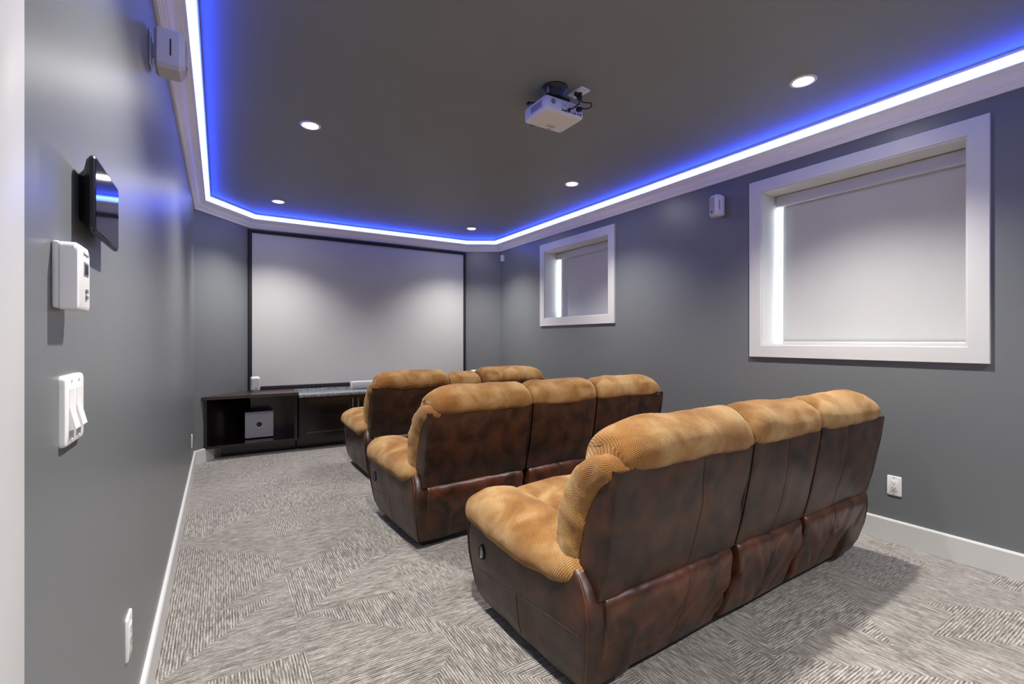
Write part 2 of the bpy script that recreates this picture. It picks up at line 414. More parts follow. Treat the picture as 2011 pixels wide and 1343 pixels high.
# skirting boards, broken by the doorway and the cabinets
def skirting(name, segs):
    bm = bmesh.new()
    for p, q in segs:
        p = Vector(p); q = Vector(q); d = (q-p).normalized(); n = Vector((-d.y, d.x))     # inward
        prof = [(0, 0), (0.016, 0), (0.016, 0.128), (0.012, 0.136), (0.0, 0.137)]
        vs = [[bm.verts.new((b2.x+n.x*o_, b2.y+n.y*o_, z)) for o_, z in prof] for b2 in (p, q)]
        for i in range(len(prof)):
            k = (i+1) % len(prof); bm.faces.new((vs[0][i], vs[0][k], vs[1][k], vs[1][i]))
        bm.faces.new(vs[0]); bm.faces.new(list(reversed(vs[1])))
    return struct(bm_obj(name, bm, M['trim'], None, False))
skirting('baseboard_right', [((XR, YB), (XR, 5.90))])
skirting('baseboard_left', [((XL, 5.545), (XL, DY1+0.09)), ((XL, DY0-0.09), (XL, YB))])
skirting('baseboard_back', [((XL, YB), (XR, YB))])
skirting('baseboard_front_left', [((-0.062, 5.736), (XL, 5.545))])

# ------------------------------------------------------------------ windows
def window(n, y0, y1, za, zb, cas, gap0):
    bm = bmesh.new(); t = 0.020; x0, x1 = XR-t, XR
    e = 0.0015; lv = []
    for x, g in ((x1, cas), (x0+e, cas), (x0, cas-e), (x0, e), (x0+e, 0), (x1, 0)):
        lv.append([bm.verts.new((x, y, z)) for y, z in ((y0-g, za-g), (y1+g, za-g), (y1+g, zb+g), (y0-g, zb+g))])
    for a in range(6):
        for k in range(4):
            p, q = lv[a], lv[(a+1) % 6]; bm.faces.new((p[k], p[(k+1) % 4], q[(k+1) % 4], q[k]))
    root = struct(bm_obj('window_%d' % n, bm, M['trim']), 'white casing of window')
    bm = bmesh.new(); r = 0.008      # lining of the reveal, set a hair back from the casing edge
    for a in ((y0-0.0, y0+r, za, zb), (y1-r, y1, za, zb)): add_box(bm, XR-0.012, XR+TH, a[0], a[1], a[2], a[3])
    add_box(bm, XR-0.012, XR+TH, y0+r, y1-r, za, za+r); add_box(bm, XR-0.012, XR+TH, y0+r, y1-r, zb-r, zb)
    bm_obj('window_reveal', bm, M['trim'], root, False)
    bm = bmesh.new(); f = 0.018; xa, xb = XR+0.245, XR+TH
    y0i, y1i, zai, zbi = y0+r, y1-r, za+r, zb-r
    add_box(bm, xa, xb, y0i, y0i+f, zai, zbi, .003); add_box(bm, xa, xb, y1i-f, y1i, zai, zbi, .003)
    add_box(bm, xa, xb, y0i+f, y1i-f, zbi-f, zbi, .003); add_box(bm, xa, xb, y0i+f, y1i-f, zai, zai+f, .003)
    add_box(bm, xa, xb, (y0i+y1i)/2-.02, (y0i+y1i)/2+.02, zai+f, zbi-f, .003)
    bm_obj('window_frame', bm, M['plastic'], root)
    box('window_pane', M['glass'], root, XR+0.262, XR+0.266, y0i+f-.002, y1i-f+.002, zai+f-.002, zbi-f+.002)
    return root
gm, gnt, gb = new_mat('window_glass')
gb.inputs['Base Color'].default_value = (0.9, 0.95, 0.95, 1); gb.inputs['Roughness'].default_value = 0.0
gb.inputs['Transmission Weight'].default_value = 1.0; gb.inputs['IOR'].default_value = 1.1
M['glass'] = gm
window(1, *WIN[0], 0.088, 0.055); window(2, *WIN[1], 0.092, 0.09)
def blind(label, y0, y1, za, zb, gl, gr):
    """roller blind in the reveal; gl is the slit at its far side"""
    t = empty('roller_blind', label, 'window blind', (XR+0.20, (y0+y1)/2, zb-0.008), 0, 'roller blinds in the windows')
    w = (y1-y0)/2-0.008
    bm = bmesh.new(); add_box(bm, -0.035, 0.03, -w+.002, w-.004, -0.082, -0.004, 0.006)
    bm_obj('cassette', bm, M['trim'], t)
    hh = zb-za-0.016
    rings = []
    for i in range(25):
        z = -0.05 - (hh-0.052)*i/24
        row = []
        for j in range(41):
            u = j/40; y = -w+gr + (2*w-gl-gr)*u
            x = 0.004 + 0.004*math.sin(u*9+1.0)*(i/24) + (0.012*max(0, (u-0.88)/0.12)**2)
            row.append((x, y, z))
        rings.append(row)
    V, F, UV = loft(rings, False, False)
    o = mesh_obj('shade', V, F, M['blind'], t, UV)
    md = o.modifiers.new('thickness', 'SOLIDIFY'); md.thickness = 0.0012
    box('hem_bar', M['trim'], t, -0.003, 0.013, -w+gr, w-gl, -hh-0.0005, -hh+0.020, 0.003)
    return t
blind('white roller blind lowered in the large window nearest the camera', *WIN[0], 0.034, 0.006)
blind('white roller blind lowered in the shorter far window near the screen', *WIN[1], 0.045, 0.006)

# ------------------------------------------------------------------ downlights
def make_downlight(label):
    t = empty('recessed_downlight', label, 'ceiling light', (0, 0, CEIL), 0, 'recessed downlights in the ceiling')
    prof = [(0.066, 0.0), (0.066, -0.003), (0.062, -0.0055), (0.052, -0.006), (0.048, -0.004), (0.047, -0.0005)]
    rings = [[(r*math.cos(2*PI*k/48), r*math.sin(2*PI*k/48), z) for k in range(48)] for r, z in prof]
    lofted('trim_ring', M['plastic'], t, rings, False, 40)
    cyl('bulb', M['bulb'], t, (0, 0, -0.002), 0.0465, 0.003, seg=48)
    return t
names = ['left recessed downlight of the pair nearest the projection screen', 'right recessed downlight of the pair nearest the projection screen',
         'larger recessed downlight left of the projector, in the left half of the ceiling', 'recessed downlight on the right between projector and small far window',
         'left recessed downlight over the front of the nearest sofa, out at the top', 'recessed downlight at upper right, above the nearest sofa',
         'left recessed downlight behind the camera', 'right recessed downlight behind the camera']
dl = None
for i, (x, y) in enumerate(LIGHTS):
    if dl is None: dl = make_downlight(names[0]); t = dl
    else: t = dup(dl, label=names[i])
    t.location = (x, y, CEIL)
for i, (x, y) in enumerate(LIGHTS):
    t = [o for o in C.objects if o.name.startswith('recessed_downlight') and (o.location - Vector((x, y, CEIL))).length < 0.01][0]
    ld = bpy.data.lights.new('downlight_beam', 'SPOT'); ld.energy = SPOT_W*LAMP_OUTPUT[i]; ld.color = (1.0, 0.965, 0.92)
    ld.spot_size = math.radians(118); ld.spot_blend = 1.0; ld.shadow_soft_size = 0.03
    lo = bpy.data.objects.new('downlight_beam', ld); link(lo, t); lo.location = (0, 0, -0.045)

# ------------------------------------------------------------------ projection screen
sc_ = empty('projection_screen', 'large white fixed projection screen in a thin black frame on the front wall', 'projection screen', (1.645, YF, 0))
X0, X1, ZA, ZB = 0.311-1.645, 2.980-1.645, H-0.531, H+1.229
box('screen_surface', M['screen'], sc_, X0-0.004, X1+0.004, -0.022, -0.010, ZA-.004, ZB+.004)
bm = bmesh.new(); fw = 0.036
for a in ((X0-fw, X0, ZA-fw, ZB+fw), (X1, X1+fw, ZA-fw, ZB+fw), (X0, X1, ZB, ZB+fw), (X0, X1, ZA-fw, ZA)):
    add_box(bm, a[0], a[1], -0.034, -0.001, a[2], a[3], 0.002)
bm_obj('screen_border', bm, M['screen_frame'], sc_)

# ------------------------------------------------------------------ media cabinets along the front wall
FY = 5.630         # cabinet fronts
TOPZ = 0.650
def wedge(bm, pts, z0_, z1_):
    a = [bm.verts.new((x, y, z0_)) for x, y in pts]; b2 = [bm.verts.new((x, y, z1_)) for x, y in pts]
    bm.faces.new(list(reversed(a))); bm.faces.new(b2)
    for i in range(len(pts)):
        k = (i+1) % len(pts); bm.faces.new((a[i], a[k], b2[k], b2[i]))
# left open cabinet, its outer side cut to the angled wall
def wl(y): return XL + (y-5.545)*(0.495/0.615) + 0.010       # x of the left angled wall
def wr(y): return XR - (y-5.90)*(0.43/0.26) - 0.012 if y > 5.90 else XR - 0.012
YB2 = YF-0.036
cl = empty('media_cabinet', 'open dark wood cabinet under the left side of the screen, holding the grey subwoofer', 'cabinet', (0, 0, 0))
bm = bmesh.new()
wedge(bm, [(wl(FY)+.004, FY+0.002), (0.722, FY+0.002), (0.722, YB2-.004), (wl(YB2)+.01, YB2-.004)], 0.125, 0.147)     # bottom
wedge(bm, [(wl(FY)+.004, FY+0.002), (wl(FY)+.024, FY+0.002), (wl(YB2)+.03, YB2-.004), (wl(YB2)+.01, YB2-.004)], 0.147, 0.620)  # angled side
add_box(bm, 0.700, 0.722, FY+0.002, YB2-.004, 0.147, 0.620)
add_box(bm, wl(YB2)+0.035, 0.700, YB2-0.022, YB2-0.006, 0.147, 0.620)
bm_obj('carcass', bm, M['espresso'], cl, False)
bm = bmesh.new(); wedge(bm, [(wl(FY-0.022)-.004, FY-0.022), (0.732, FY-0.022), (0.732, YB2), (wl(YB2), YB2)], 0.620, TOPZ)
bm_obj('cabinet_top', bm, M['espresso_top'], cl, False)
bm = bmesh.new(); add_box(bm, 0.690, 0.722, FY-0.004, FY+0.002, 0.127, 0.620, 0.001)
bm_obj('face_frame', bm, M['espresso'], cl, False)
bm = bmesh.new(); wedge(bm, [(0.012, 5.800), (0.722, 5.790), (0.722, 5.84), (0.06, 5.86)], 0.0, 0.125)
bm_obj('toe_kick', bm, M['espresso'], cl, False)
bm = bmesh.new(); wedge(bm, [(-0.052, 5.738), (0.012, 5.800), (0.020, 5.83), (-0.045, 5.775)], 0.0, 0.122)
bm_obj('side_kick', bm, M['chrome'], cl, False)
# middle cabinets, two doors each, under the granite
def door_cabinet(label, x0, x1):
    t = empty('media_cabinet', label, 'cabinet', (x0, FY, 0), 0)
    w = x1-x0
    bm = bmesh.new(); g = 0.018
    add_box(bm, 0, w, 0.0, 0.020, 0.125, 0.147); add_box(bm, 0, w, 0.0, 0.020, 0.565, 0.590); add_box(bm, 0, g, 0.0, 0.020, .147, .565)
    add_box(bm, w-g, w, 0.0, 0.020, .147, .565)
    add_box(bm, 0, w, 0.020, YB2-FY-.002, 0.125, 0.590)
    bm_obj('carcass', bm, M['espresso'], t, False)
    box('toe_kick', M['espresso'], t, 0, w, 0.16, 0.20, 0, 0.125)
    for k in range(2):
        a = 0.012 + k*(w/2-0.0095); b2 = a + w/2-0.0145
        bm = bmesh.new(); z0_, z1_ = 0.133, 0.572; s = 0.058; yo, yi = -0.021, -0.001
        add_box(bm, a, a+s, yo, yi, z0_, z1_, .0015); add_box(bm, b2-s, b2, yo, yi, z0_, z1_, .0015)
        add_box(bm, a+s, b2-s, yo, yi, z0_, z0_+s, .0015); add_box(bm, a+s, b2-s, yo, yi, z1_-s, z1_, .0015)
        # sloping inner bead and sunk panel
        o1 = [(a+s, z0_+s), (b2-s, z0_+s), (b2-s, z1_-s), (a+s, z1_-s)]
        o2 = [(a+s+.012, z0_+s+.012), (b2-s-.012, z0_+s+.012), (b2-s-.012, z1_-s-.012), (a+s+.012, z1_-s-.012)]
        v1 = [bm.verts.new((x, yo+.001, z)) for x, z in o1]; v2 = [bm.verts.new((x, yo+.013, z)) for x, z in o2]
        for i in range(4): bm.faces.new((v1[i], v1[(i+1) % 4], v2[(i+1) % 4], v2[i]))
        bm.faces.new(v2)
        dr = bm_obj('cabinet_door', bm, M['espresso'], t, False)
        hx = b2-0.028 if k == 0 else a+0.028
        bm = bmesh.new(); add_cyl(bm, (hx, yo-0.024, 0.500), 0.0055, 0.105, 'z', 16)
        add_cyl(bm, (hx, yo-0.012, 0.465), 0.004, 0.024, 'y', 12); add_cyl(bm, (hx, yo-0.012, 0.535), 0.004, 0.024, 'y', 12)
        bm_obj('handle', bm, M['chrome'], dr)
    return t
door_cabinet('dark wood cabinet with two framed doors beside the open subwoofer cabinet', 0.736, 1.932)
door_cabinet('dark wood cabinet with framed doors, hidden behind the farthest sofa', 1.934, 2.560)
gr = tag(box('granite_countertop', M['granite'], None, 0.734, 2.562, FY-0.030, YB2, 0.590, 0.622, 0.003), 'grey speckled granite countertop on the dark cabinets under the screen', 'countertop')
gr2 = tag(box('granite_backsplash', M['granite'], None, 0.738, 2.558, YB2+0.001, YF-0.001, 0.590, 0.640, 0.002), 'low grey granite strip behind the countertop, under the screen', 'backsplash')
cr = empty('media_cabinet', 'open dark wood cabinet in the right front corner behind the sofas', 'cabinet', (0, 0, 0))
bm = bmesh.new()
add_box(bm, 2.566, 2.588, FY+.002, YB2-.004, 0.125, 0.620)
wedge(bm, [(2.588, FY+.002), (3.40, FY+.002), (3.40, 5.90), (3.02, YB2-.006), (2.588, YB2-.006)], 0.125, 0.147)
add_box(bm, 3.40, 3.422, FY+.002, 5.90, 0.125, 0.620)
wedge(bm, [(2.588, YB2-.02), (3.02, YB2-.02), (3.02, YB2-.004), (2.588, YB2-.004)], 0.147, 0.620)
bm_obj('carcass', bm, M['espresso'], cr, False)
bm = bmesh.new(); wedge(bm, [(2.566, FY-.022), (3.425, FY-.022), (3.425, 5.895), (3.055, YB2), (2.566, YB2)], 0.620, TOPZ)
bm_obj('cabinet_top', bm, M['espresso_top'], cr, False)
bm = bmesh.new(); add_box(bm, 2.566, 3.40, 5.79, 5.83, 0, 0.125); bm_obj('toe_kick', bm, M['espresso'], cr, False)

# subwoofer on the bottom board of the left cabinet
sw = empty('subwoofer', 'grey square fronted subwoofer with a round black port inside the open left cabinet', 'subwoofer', (0.367, 5.84, 0.147))
box('cabinet_box', M['black'], sw, -0.137, 0.137, 0.014, 0.24, 0.012, 0.292, 0.004)
bm = bmesh.new()           # front baffle with a real round hole
hw, zc, hz, rr, ns = 0.137, 0.152, 0.140, 0.031, 48
def sq(t):
    c, s = math.cos(t), math.sin(t); k = 1/max(abs(c), abs(s)); return c*k*hw, s*k*hz
fr = [[], [], [], []]
for k in range(ns):
    t_ = 2*PI*k/ns + PI/4; x, z = sq(t_)
    for lst, (px, pz, py) in zip(fr, ((x, z, 0.014), (x, z, 0.0), (math.cos(t_)*rr, math.sin(t_)*rr, 0.0), (math.cos(t_)*rr, math.sin(t_)*rr, 0.0135))):
        lst.append((px, py, zc+pz))
lofted('front_panel', M['sub'], sw, fr, False, 30)
rp = [(0.035, 0.0), (0.035, -0.003), (0.031, -0.003), (0.0285, 0.003), (0.0285, 0.013)]
lofted('port_ring', M['plastic'], sw, [[(r*math.cos(2*PI*k/32), y, zc+r*math.sin(2*PI*k/32)) for k in range(32)] for r, y in rp], False, 50)
cyl('port', M['black'], sw, (0, 0.012, zc), 0.0284, 0.004, 'y')
for sx in (-.11, .11):
    for sy in (.03, .21): cyl('foot', M['black'], sw, (sx, sy, 0.006), 0.014, 0.012)

# ------------------------------------------------------------------ small surround speakers
def speaker(label, loc, rz, w=0.085, d_=0.085, h=0.155, mount=None, cat='speaker'):
    """origin at the base centre; local -Y is the front"""
    t = empty('satellite_speaker', label, cat, loc, rz, 'satellite speakers of the surround set')
    c = 0.018
    def ring(y, sx, z0_, z1_, ch):
        x = w/2*sx
        return [(-x+ch, y, z0_), (x-ch, y, z0_), (x, y, z0_+ch), (x, y, z1_-ch), (x-ch, y, z1_), (-x+ch, y, z1_), (-x, y, z1_-ch), (-x, y, z0_+ch)]
    rings = [ring(d_/2, .80, .008, h-.008, .01), ring(d_/2-.01, .98, .001, h-.001, .012), ring(-d_/2+c, 1, 0, h, .012), ring(-d_/2+.004, .80, .012, h-.012, .012), ring(-d_/2, .76, .014, h-.014, .012)]
    lofted('housing', M['speaker'], t, rings, True, 25)
    lofted('grille', M['grille'], t, [ring(-d_/2+.001, .70, .018, h-.018, .010), ring(-d_/2-.003, .67, .021, h-.021, .010)], True, 25)
    box('emblem', M['dark'], t, -.006, .006, -d_/2-.0045, -d_/2-.002, .030, .042)
    bm = bmesh.new()
    for sx in (-1, 1):
        add_box(bm, sx*w/2-.0015, sx*w/2+.0015, -.006, -.002, h*.3, h*.72)
        bm_obj('side_slot', bm, M['dark'], t, False); bm = bmesh.new()
    bm.free()
    if mount == 'wall':
        bm = bmesh.new(); add_box(bm, -.030, .030, d_/2+.0085, d_/2+.0140, .01, h-.01, .002); add_box(bm, -.012, .012, d_/2-.002, d_/2+.009, h*.35, h*.65, .002)
        bm_obj('wall_bracket', bm, M['plastic'], t)
    else:
        box('stand', M['plastic'], t, -.03, .03, -.03, .03, -.002, .004, .001)
    return t
# left wall: its front turned into the room
speaker('silver surround speaker high on the left wall under the crown moulding', (XL+0.0605, 2.138, H+0.978), PI/2, w=0.112, d_=0.092, h=0.144, mount='wall')
speaker('silver surround speaker on the right wall between the two windows', (XR-0.074, 2.350, H+0.990), -PI/2-0.28, w=0.085, d_=0.08, h=0.172, mount='wall')
speaker('white satellite speaker on the wooden cabinet top at the lower left corner of the screen', (0.335, 5.985, TOPZ+.002), 0.12, w=0.090, d_=0.085, h=0.162)
speaker('white satellite speaker at the lower right corner of the screen, above the farthest sofa', (3.055, 5.955, TOPZ+.002), -0.3, w=0.090, d_=0.08, h=0.150)
cs = empty('centre_speaker', 'low wide silver centre speaker on the granite countertop under the screen', 'speaker', (1.515, 5.93, 0.622))
box('housing', M['speaker'], cs, -.155, .155, -.05, .05, .006, .095, .006)
box('grille', M['grille'], cs, -.147, .147, -.054, -.049, .012, .086, .003)
box('foot', M['black'], cs, -.11, .11, -.04, .04, 0, .0065)
# cable curling beside the right satellite speaker
tag(tube('speaker_cable', M['black'], None, [(3.00, 6.05, 0.653), (2.965, 6.03, 0.70), (2.93, 6.04, 0.722), (2.885, 6.06, 0.70), (2.86, 6.07, 0.653)], 0.0022), 'thin black cable looping beside the right satellite speaker', 'cable')

# ------------------------------------------------------------------ wall devices
# local frame of a wall plate: x along the wall, -y out of the wall, origin at plate centre
def rounded_plate(bm, w, h, t, r=0.006, bev=0.003):
    pts = []
    for cx, cz, a0 in ((w/2-r, -h/2+r, -90), (w/2-r, h/2-r, 0), (-w/2+r, h/2-r, 90), (-w/2+r, -h/2+r, 180)):
        for k in range(5):
            a = math.radians(a0+k*22.5); pts.append((cx+r*math.cos(a), cz+r*math.sin(a)))
    def ring(y, s): return [bm.verts.new((x-math.copysign(min(abs(x), s), x), y, z-math.copysign(min(abs(z), s), z))) for x, z in pts]
    R = [ring(0, 0), ring(-t+bev, 0), ring(-t+bev*.3, bev*.35), ring(-t, bev)]
    for i in range(3):
        for j in range(len(pts)):
            k = (j+1) % len(pts); bm.faces.new((R[i][j], R[i][k], R[i+1][k], R[i+1][j]))
    bm.faces.new(R[3]); bm.faces.new(list(reversed(R[0])))
def outlet(label, loc, rz, rx=0.0, group='white power outlets'):
    t = empty('wall_outlet', label, 'power outlet', loc, rz, group)
    t.rotation_euler = (rx, 0, rz)
    bm = bmesh.new(); rounded_plate(bm, 0.072, 0.118, 0.006); bm_obj('cover_plate', bm, M['plastic'], t)
    ins = box('socket_insert', M['plastic'], t, -.0170, .0170, -.0078, -.0055, -.0335, .0335, .0012)
    for zz in (0.016, -0.016):
        bm = bmesh.new()
        add_box(bm, -.0075, -.0055, -.0084, -.0070, zz-.0005, zz+.0085); add_box(bm, .0055, .0075, -.0084, -.0070, zz+.0005, zz+.0075)
        add_cyl(bm, (0, -.0077, zz-.007), .0028, .0014, 'y', 12)
        bm_obj('slots', bm, M['dark'], ins, False)
    for zz in (.0485, -.0485): cyl('screw', M['chrome'], t, (0, -.0062, zz), .0028, .0012, 'y', 12)
    return t
outlet('white power outlet low on the left wall close to the camera', (XL, 1.650, 0.412), PI/2)
outlet('white power outlet low on the left wall at the far end near the cabinet', (XL, 5.06, 0.322), PI/2)
outlet('white power outlet low on the right wall behind the nearest sofa', (XR, 1.200, 0.342), -PI/2)
co = outlet('white power outlet on the ceiling beside the projector mount', (1.757, 2.105, CEIL), 0.10, PI/2)

# double rocker light switch
ls = empty('light_switch', 'white double rocker light switch on the left wall below the thermostat', 'light switch', (XL, 1.062, 1.106), PI/2)
bm = bmesh.new(); rounded_plate(bm, 0.120, 0.114, 0.008, 0.008, 0.004); bm_obj('cover_plate', bm, M['plastic'], ls)
for sx in (-.023, .023):
    bm = bmesh.new()
    w = .0155
    prof = [(-.008, .034), (-.0085, .034), (-.0085, .006), (-.0165, -.030), (-.008, -.033)]
    rings = [[(x, y, z) for y, z in prof] for x in (sx-w, sx+w)]
    bm.free(); lofted('rocker', M['plastic'], ls, rings, True, 20)
    cyl('screw', M['plastic'], ls, (sx, -.0086, .0485), .0026, .0014, 'y', 12); cyl('screw', M['plastic'], ls, (sx, -.0086, -.0485), .0026, .0014, 'y', 12)

# thermostat
th = empty('thermostat', 'white thermostat with a small display on the left wall below the touch panel', 'thermostat', (XL, 1.000, 1.319), PI/2)
box('back_plate', M['plastic'], th, -.038, .036, -.010, 0, -.050, .052, .004, 3)
bm = bmesh.new()
rings = []
for y, s, tz in ((-.010, 0, 0), (-.026, 0.0, 0), (-.0295, .002, .001), (-.031, .006, .004)):
    pts = []
    w, h, r = .040, .052, .012
    for cx, cz, a0, rad in ((w-.003, -h+.003, -90, .003), (w-r, h-r, 0, r), (-w+r, h-r, 90, r), (-w+.003, -h+.003, 180, .003)):
        for k in range(6):
            a = math.radians(a0+k*18); pts.append((cx+rad*math.cos(a), cz+rad*math.sin(a)))
    rings.append([(x-math.copysign(min(abs(x), s), x), y, z-math.copysign(min(abs(z), s), z)) for x, z in pts])
bm.free(); lofted('cover', M['plastic'], th, rings, True, 30)
box('display', M['grey'], th, -.004, .024, -.0318, -.0305, .004, .026, .0005)
box('display_glass', M['dark'], th, .001, .020, -.0324, -.0315, .007, .023, .0003)
for zz in (-.020, -.030): box('button', M['grey'], th, .006, .016, -.0335, -.0305, zz-.003, zz+.003, .001)
fc = bpy.data.curves.new('brand_lettering', 'FONT'); fc.body = 'Honeywell'; fc.size = 0.0075; fc.extrude = 0.0002; fc.align_x = 'CENTER'
tmp = bpy.data.objects.new('tmp', fc); C.objects.link(tmp); dg = bpy.context.evaluated_depsgraph_get()
fme = bpy.data.meshes.new_from_object(tmp.evaluated_get(dg)); bpy.data.objects.remove(tmp)
fo = bpy.data.objects.new('lettering', fme); fme.materials.clear(); fme.materials.append(M['grey']); link(fo, th); fo.location = (.010, -.0313, .036); fo.rotation_euler = (PI/2, 0, 0)

# touch panel
tp = empty('touch_panel', 'black glossy touch screen panel on the left wall above the thermostat', 'touch panel', (XL, 1.200, 1.478), PI/2)
def rr_ring(w, h, r, y):
    pts = []
    for cx, cz, a0 in ((w/2-r, -h/2+r, -90), (w/2-r, h/2-r, 0), (-w/2+r, h/2-r, 90), (-w/2+r, -h/2+r, 180)):
        for k in range(6):
            a = math.radians(a0+k*18); pts.append((cx+r*math.cos(a), y, cz+r*math.sin(a)))
    return pts
lofted('housing', M['black'], tp, [rr_ring(.150, .085, .008, 0), rr_ring(.165, .100, .008, -.008), rr_ring(.215, .125, .010, -.016), rr_ring(.226, .136, .010, -.022), rr_ring(.226, .136, .010, -.0265), rr_ring(.223, .133, .009, -.0285)], True, 30)
lofted('glass', M['gloss_black'], tp, [rr_ring(.218, .128, .008, -.0283), rr_ring(.216, .126, .008, -.0295)], True, 30)
for k in range(5): box('key_mark', M['grey'], tp, .0965, .1000, -.0299, -.0294, -.045+k*.018, -.0425+k*.018)
# motion sensor in the far right corner
ms = empty('motion_sensor', 'small white motion sensor high in the far right corner', 'motion sensor', (XR, 5.815, H+1.175), -PI/2)
lofted('housing', M['plastic'], ms, [rr_ring(.050, .095, .010, 0), rr_ring(.050, .095, .010, -.02), rr_ring(.040, .085, .010, -.035)], True, 30)
lofted('lens', M['speaker'], ms, [rr_ring(.030, .040, .008, -.0345), rr_ring(.024, .034, .008, -.039)], True, 30)

# ------------------------------------------------------------------ projector
pj = empty('projector', 'small white projector hanging upside down from the ceiling', 'projector', (1.648, 2.198, H+1.268))
def pring(w, d_, r, z, dx=0, dy=0, bow=0.0):
    pts = []
    for cx, cy, a0 in ((w/2-r, -d_/2+r, -90), (w/2-r, d_/2-r, 0), (-w/2+r, d_/2-r, 90), (-w/2+r, -d_/2+r, 180)):
        for k in range(7):
            a = math.radians(a0+k*15); x = cx+r*math.cos(a); y = cy+r*math.sin(a)
            if y > 0: y += bow*(1-(2*x/w)**2)
            pts.append((x+dx, y+dy, z))
    return pts
lofted('housing', M['proj'], pj, [pring(.220, .172, .012, 0.000, .0, -.004, .014), pring(.248, .198, .016, 0.002, 0, -.003, .02), pring(.268, .215, .02, 0.012, 0, 0, .026), pring(.272, .218, .02, 0.024, 0, 0, .034),
       pring(.272, .218, .02, 0.068, 0, 0, .034), pring(.264, .210, .018, 0.078, 0, 0, .034)], True, 28)
yb = -.109
# rear panel with sockets (local -Y looks back at the seats)
box('port_panel', M['speaker'], pj, -.030, .122, yb-.0025, yb+.004, .012, .066, .001)
ports = [(-.020, .018, .016, .007), (.000, .018, .018, .008), (.024, .020, .020, .008), (.048, .020, .006, .008), (.066, .020, .016, .007), (.088, .020, .010, .007), (.106, .022, .010, .010), (.030, .042, .006, .006), (.046, .040, .008, .008), (-.006, .048, .008, .004)]
for px, pz, pw, ph in ports: box('port', M['dark'], pj, px-pw/2, px+pw/2, yb-.0035, yb-.002, pz-ph/2, pz+ph/2)
box('power_socket', M['black'], pj, .074, .100, yb-.006, yb-.001, .034, .058, .002)
rg = [(.018, 0), (.018, -.003), (.015, -.003), (.014, 0)]
cyl('infrared_window', M['grey'], pj, (-.085, yb-.0005, .052), .015, .003, 'y')
bm = bmesh.new()
for k in range(9): add_box(bm, -.1372, -.1355, -.070+k*.012, -.063+k*.012, .024, .060)
bm_obj('side_vent', bm, M['grey'], pj, False)
bm = bmesh.new()
for k in range(5): add_box(bm, .1355, .1372, -.050+k*.014, -.042+k*.014, .024, .060)
bm_obj('side_vent', bm, M['grey'], pj, False)
cyl('lens_barrel', M['black'], pj, (-.060, .118, .042), .030, .030, 'y'); cyl('lens', M['lens'], pj, (-.060, .134, .042), .023, .006, 'y')
box('keypad', M['speaker'], pj, -.01, .05, .035, .070, -.0012, .0015, .0005)
box('nameplate', M['grey'], pj, .018, .044, .084, .090, -.0008, .0012)
bm = bmesh.new()
for k in range(4): add_cyl(bm, (.0+.012*k, .052, -.001), .0035, .003)
bm_obj('button', bm, M['grey'], pj)
# black ceiling mount with arms
pm = empty('projector_mount', 'black round ceiling mount with arms holding the projector', 'projector mount', (1.612, 2.140, CEIL))
rings = [[(r*math.cos(2*PI*k/48), r*math.sin(2*PI*k/48), z) for k in range(48)] for r, z in ((.074, 0), (.074, -.006), (.068, -.012), (.060, -.020), (.052, -.026), (.046, -.050), (.040, -.058))]
lofted('ceiling_plate', M['black'], pm, rings, True, 30)
box('bracket', M['black'], pm, -.03, .085, -.03, .045, -.074, -.050, .003)
for p, q in (((.03, .01, -.062), (-.052, .100, -.0742)), ((.03, .01, -.062), (.125, .095, -.0742)), ((.03, 0, -.062), (.125, -.02, -.0742)), ((.0, 0, -.062), (-.045, -.012, -.0742))):
    tube('support_arm', M['black'], pm, [p, q], 0.007, 10)
cyl('adjusting_knob', M['black'], pm, (-.105, .110, -.067), .010, .016, 'y', 16)
tube('lever', M['black'], pm, [(-.105, .108, -.067), (-.02, .045, -.060)], 0.0055, 10)
cyl('bolt', M['chrome'], pm, (-.054, -.010, -.030), .010, .040, 'z', 16)
# plugs and leads
pc = empty('power_cord', 'black power cord from the ceiling outlet looping down to the projector', 'cable', (1.757, 2.105, CEIL))
bm = bmesh.new(); add_cyl(bm, (.002, -.006, -.024), .016, .032, 'z', 20, r2=0.014); bm_obj('plug', bm, M['black'], pc)
tube('lead', M['black'], pc, [(.002, -.006, -.038), (.006, -.022, -.060), (.012, -.045, -.075), (.050, -.050, -.070), (.048, -.052, -.092), (.020, -.050, -.110), (-.012, -.040, -.112)], 0.0035)
box('connector', M['black'], pc, -.030, -.002, -.036, -.0225, -.124, -.100, .003)
vc = empty('video_cable', 'black video cable hanging from the ceiling plate to the projector sockets', 'cable', (1.757, 2.105, CEIL))
bm = bmesh.new(); add_box(bm, -.034, -.018, -.014, .000, -.030, -.008, .003); bm_obj('plug', bm, M['black'], vc)
tube('lead', M['black'], vc, [(-.026, -.007, -.028), (-.024, -.030, -.060), (-.040, -.055, -.095), (-.070, -.052, -.124), (-.092, -.030, -.136)], 0.004)
box('connector', M['black'], vc, -.102, -.086, -.036, -.0225, -.142, -.131, .002)

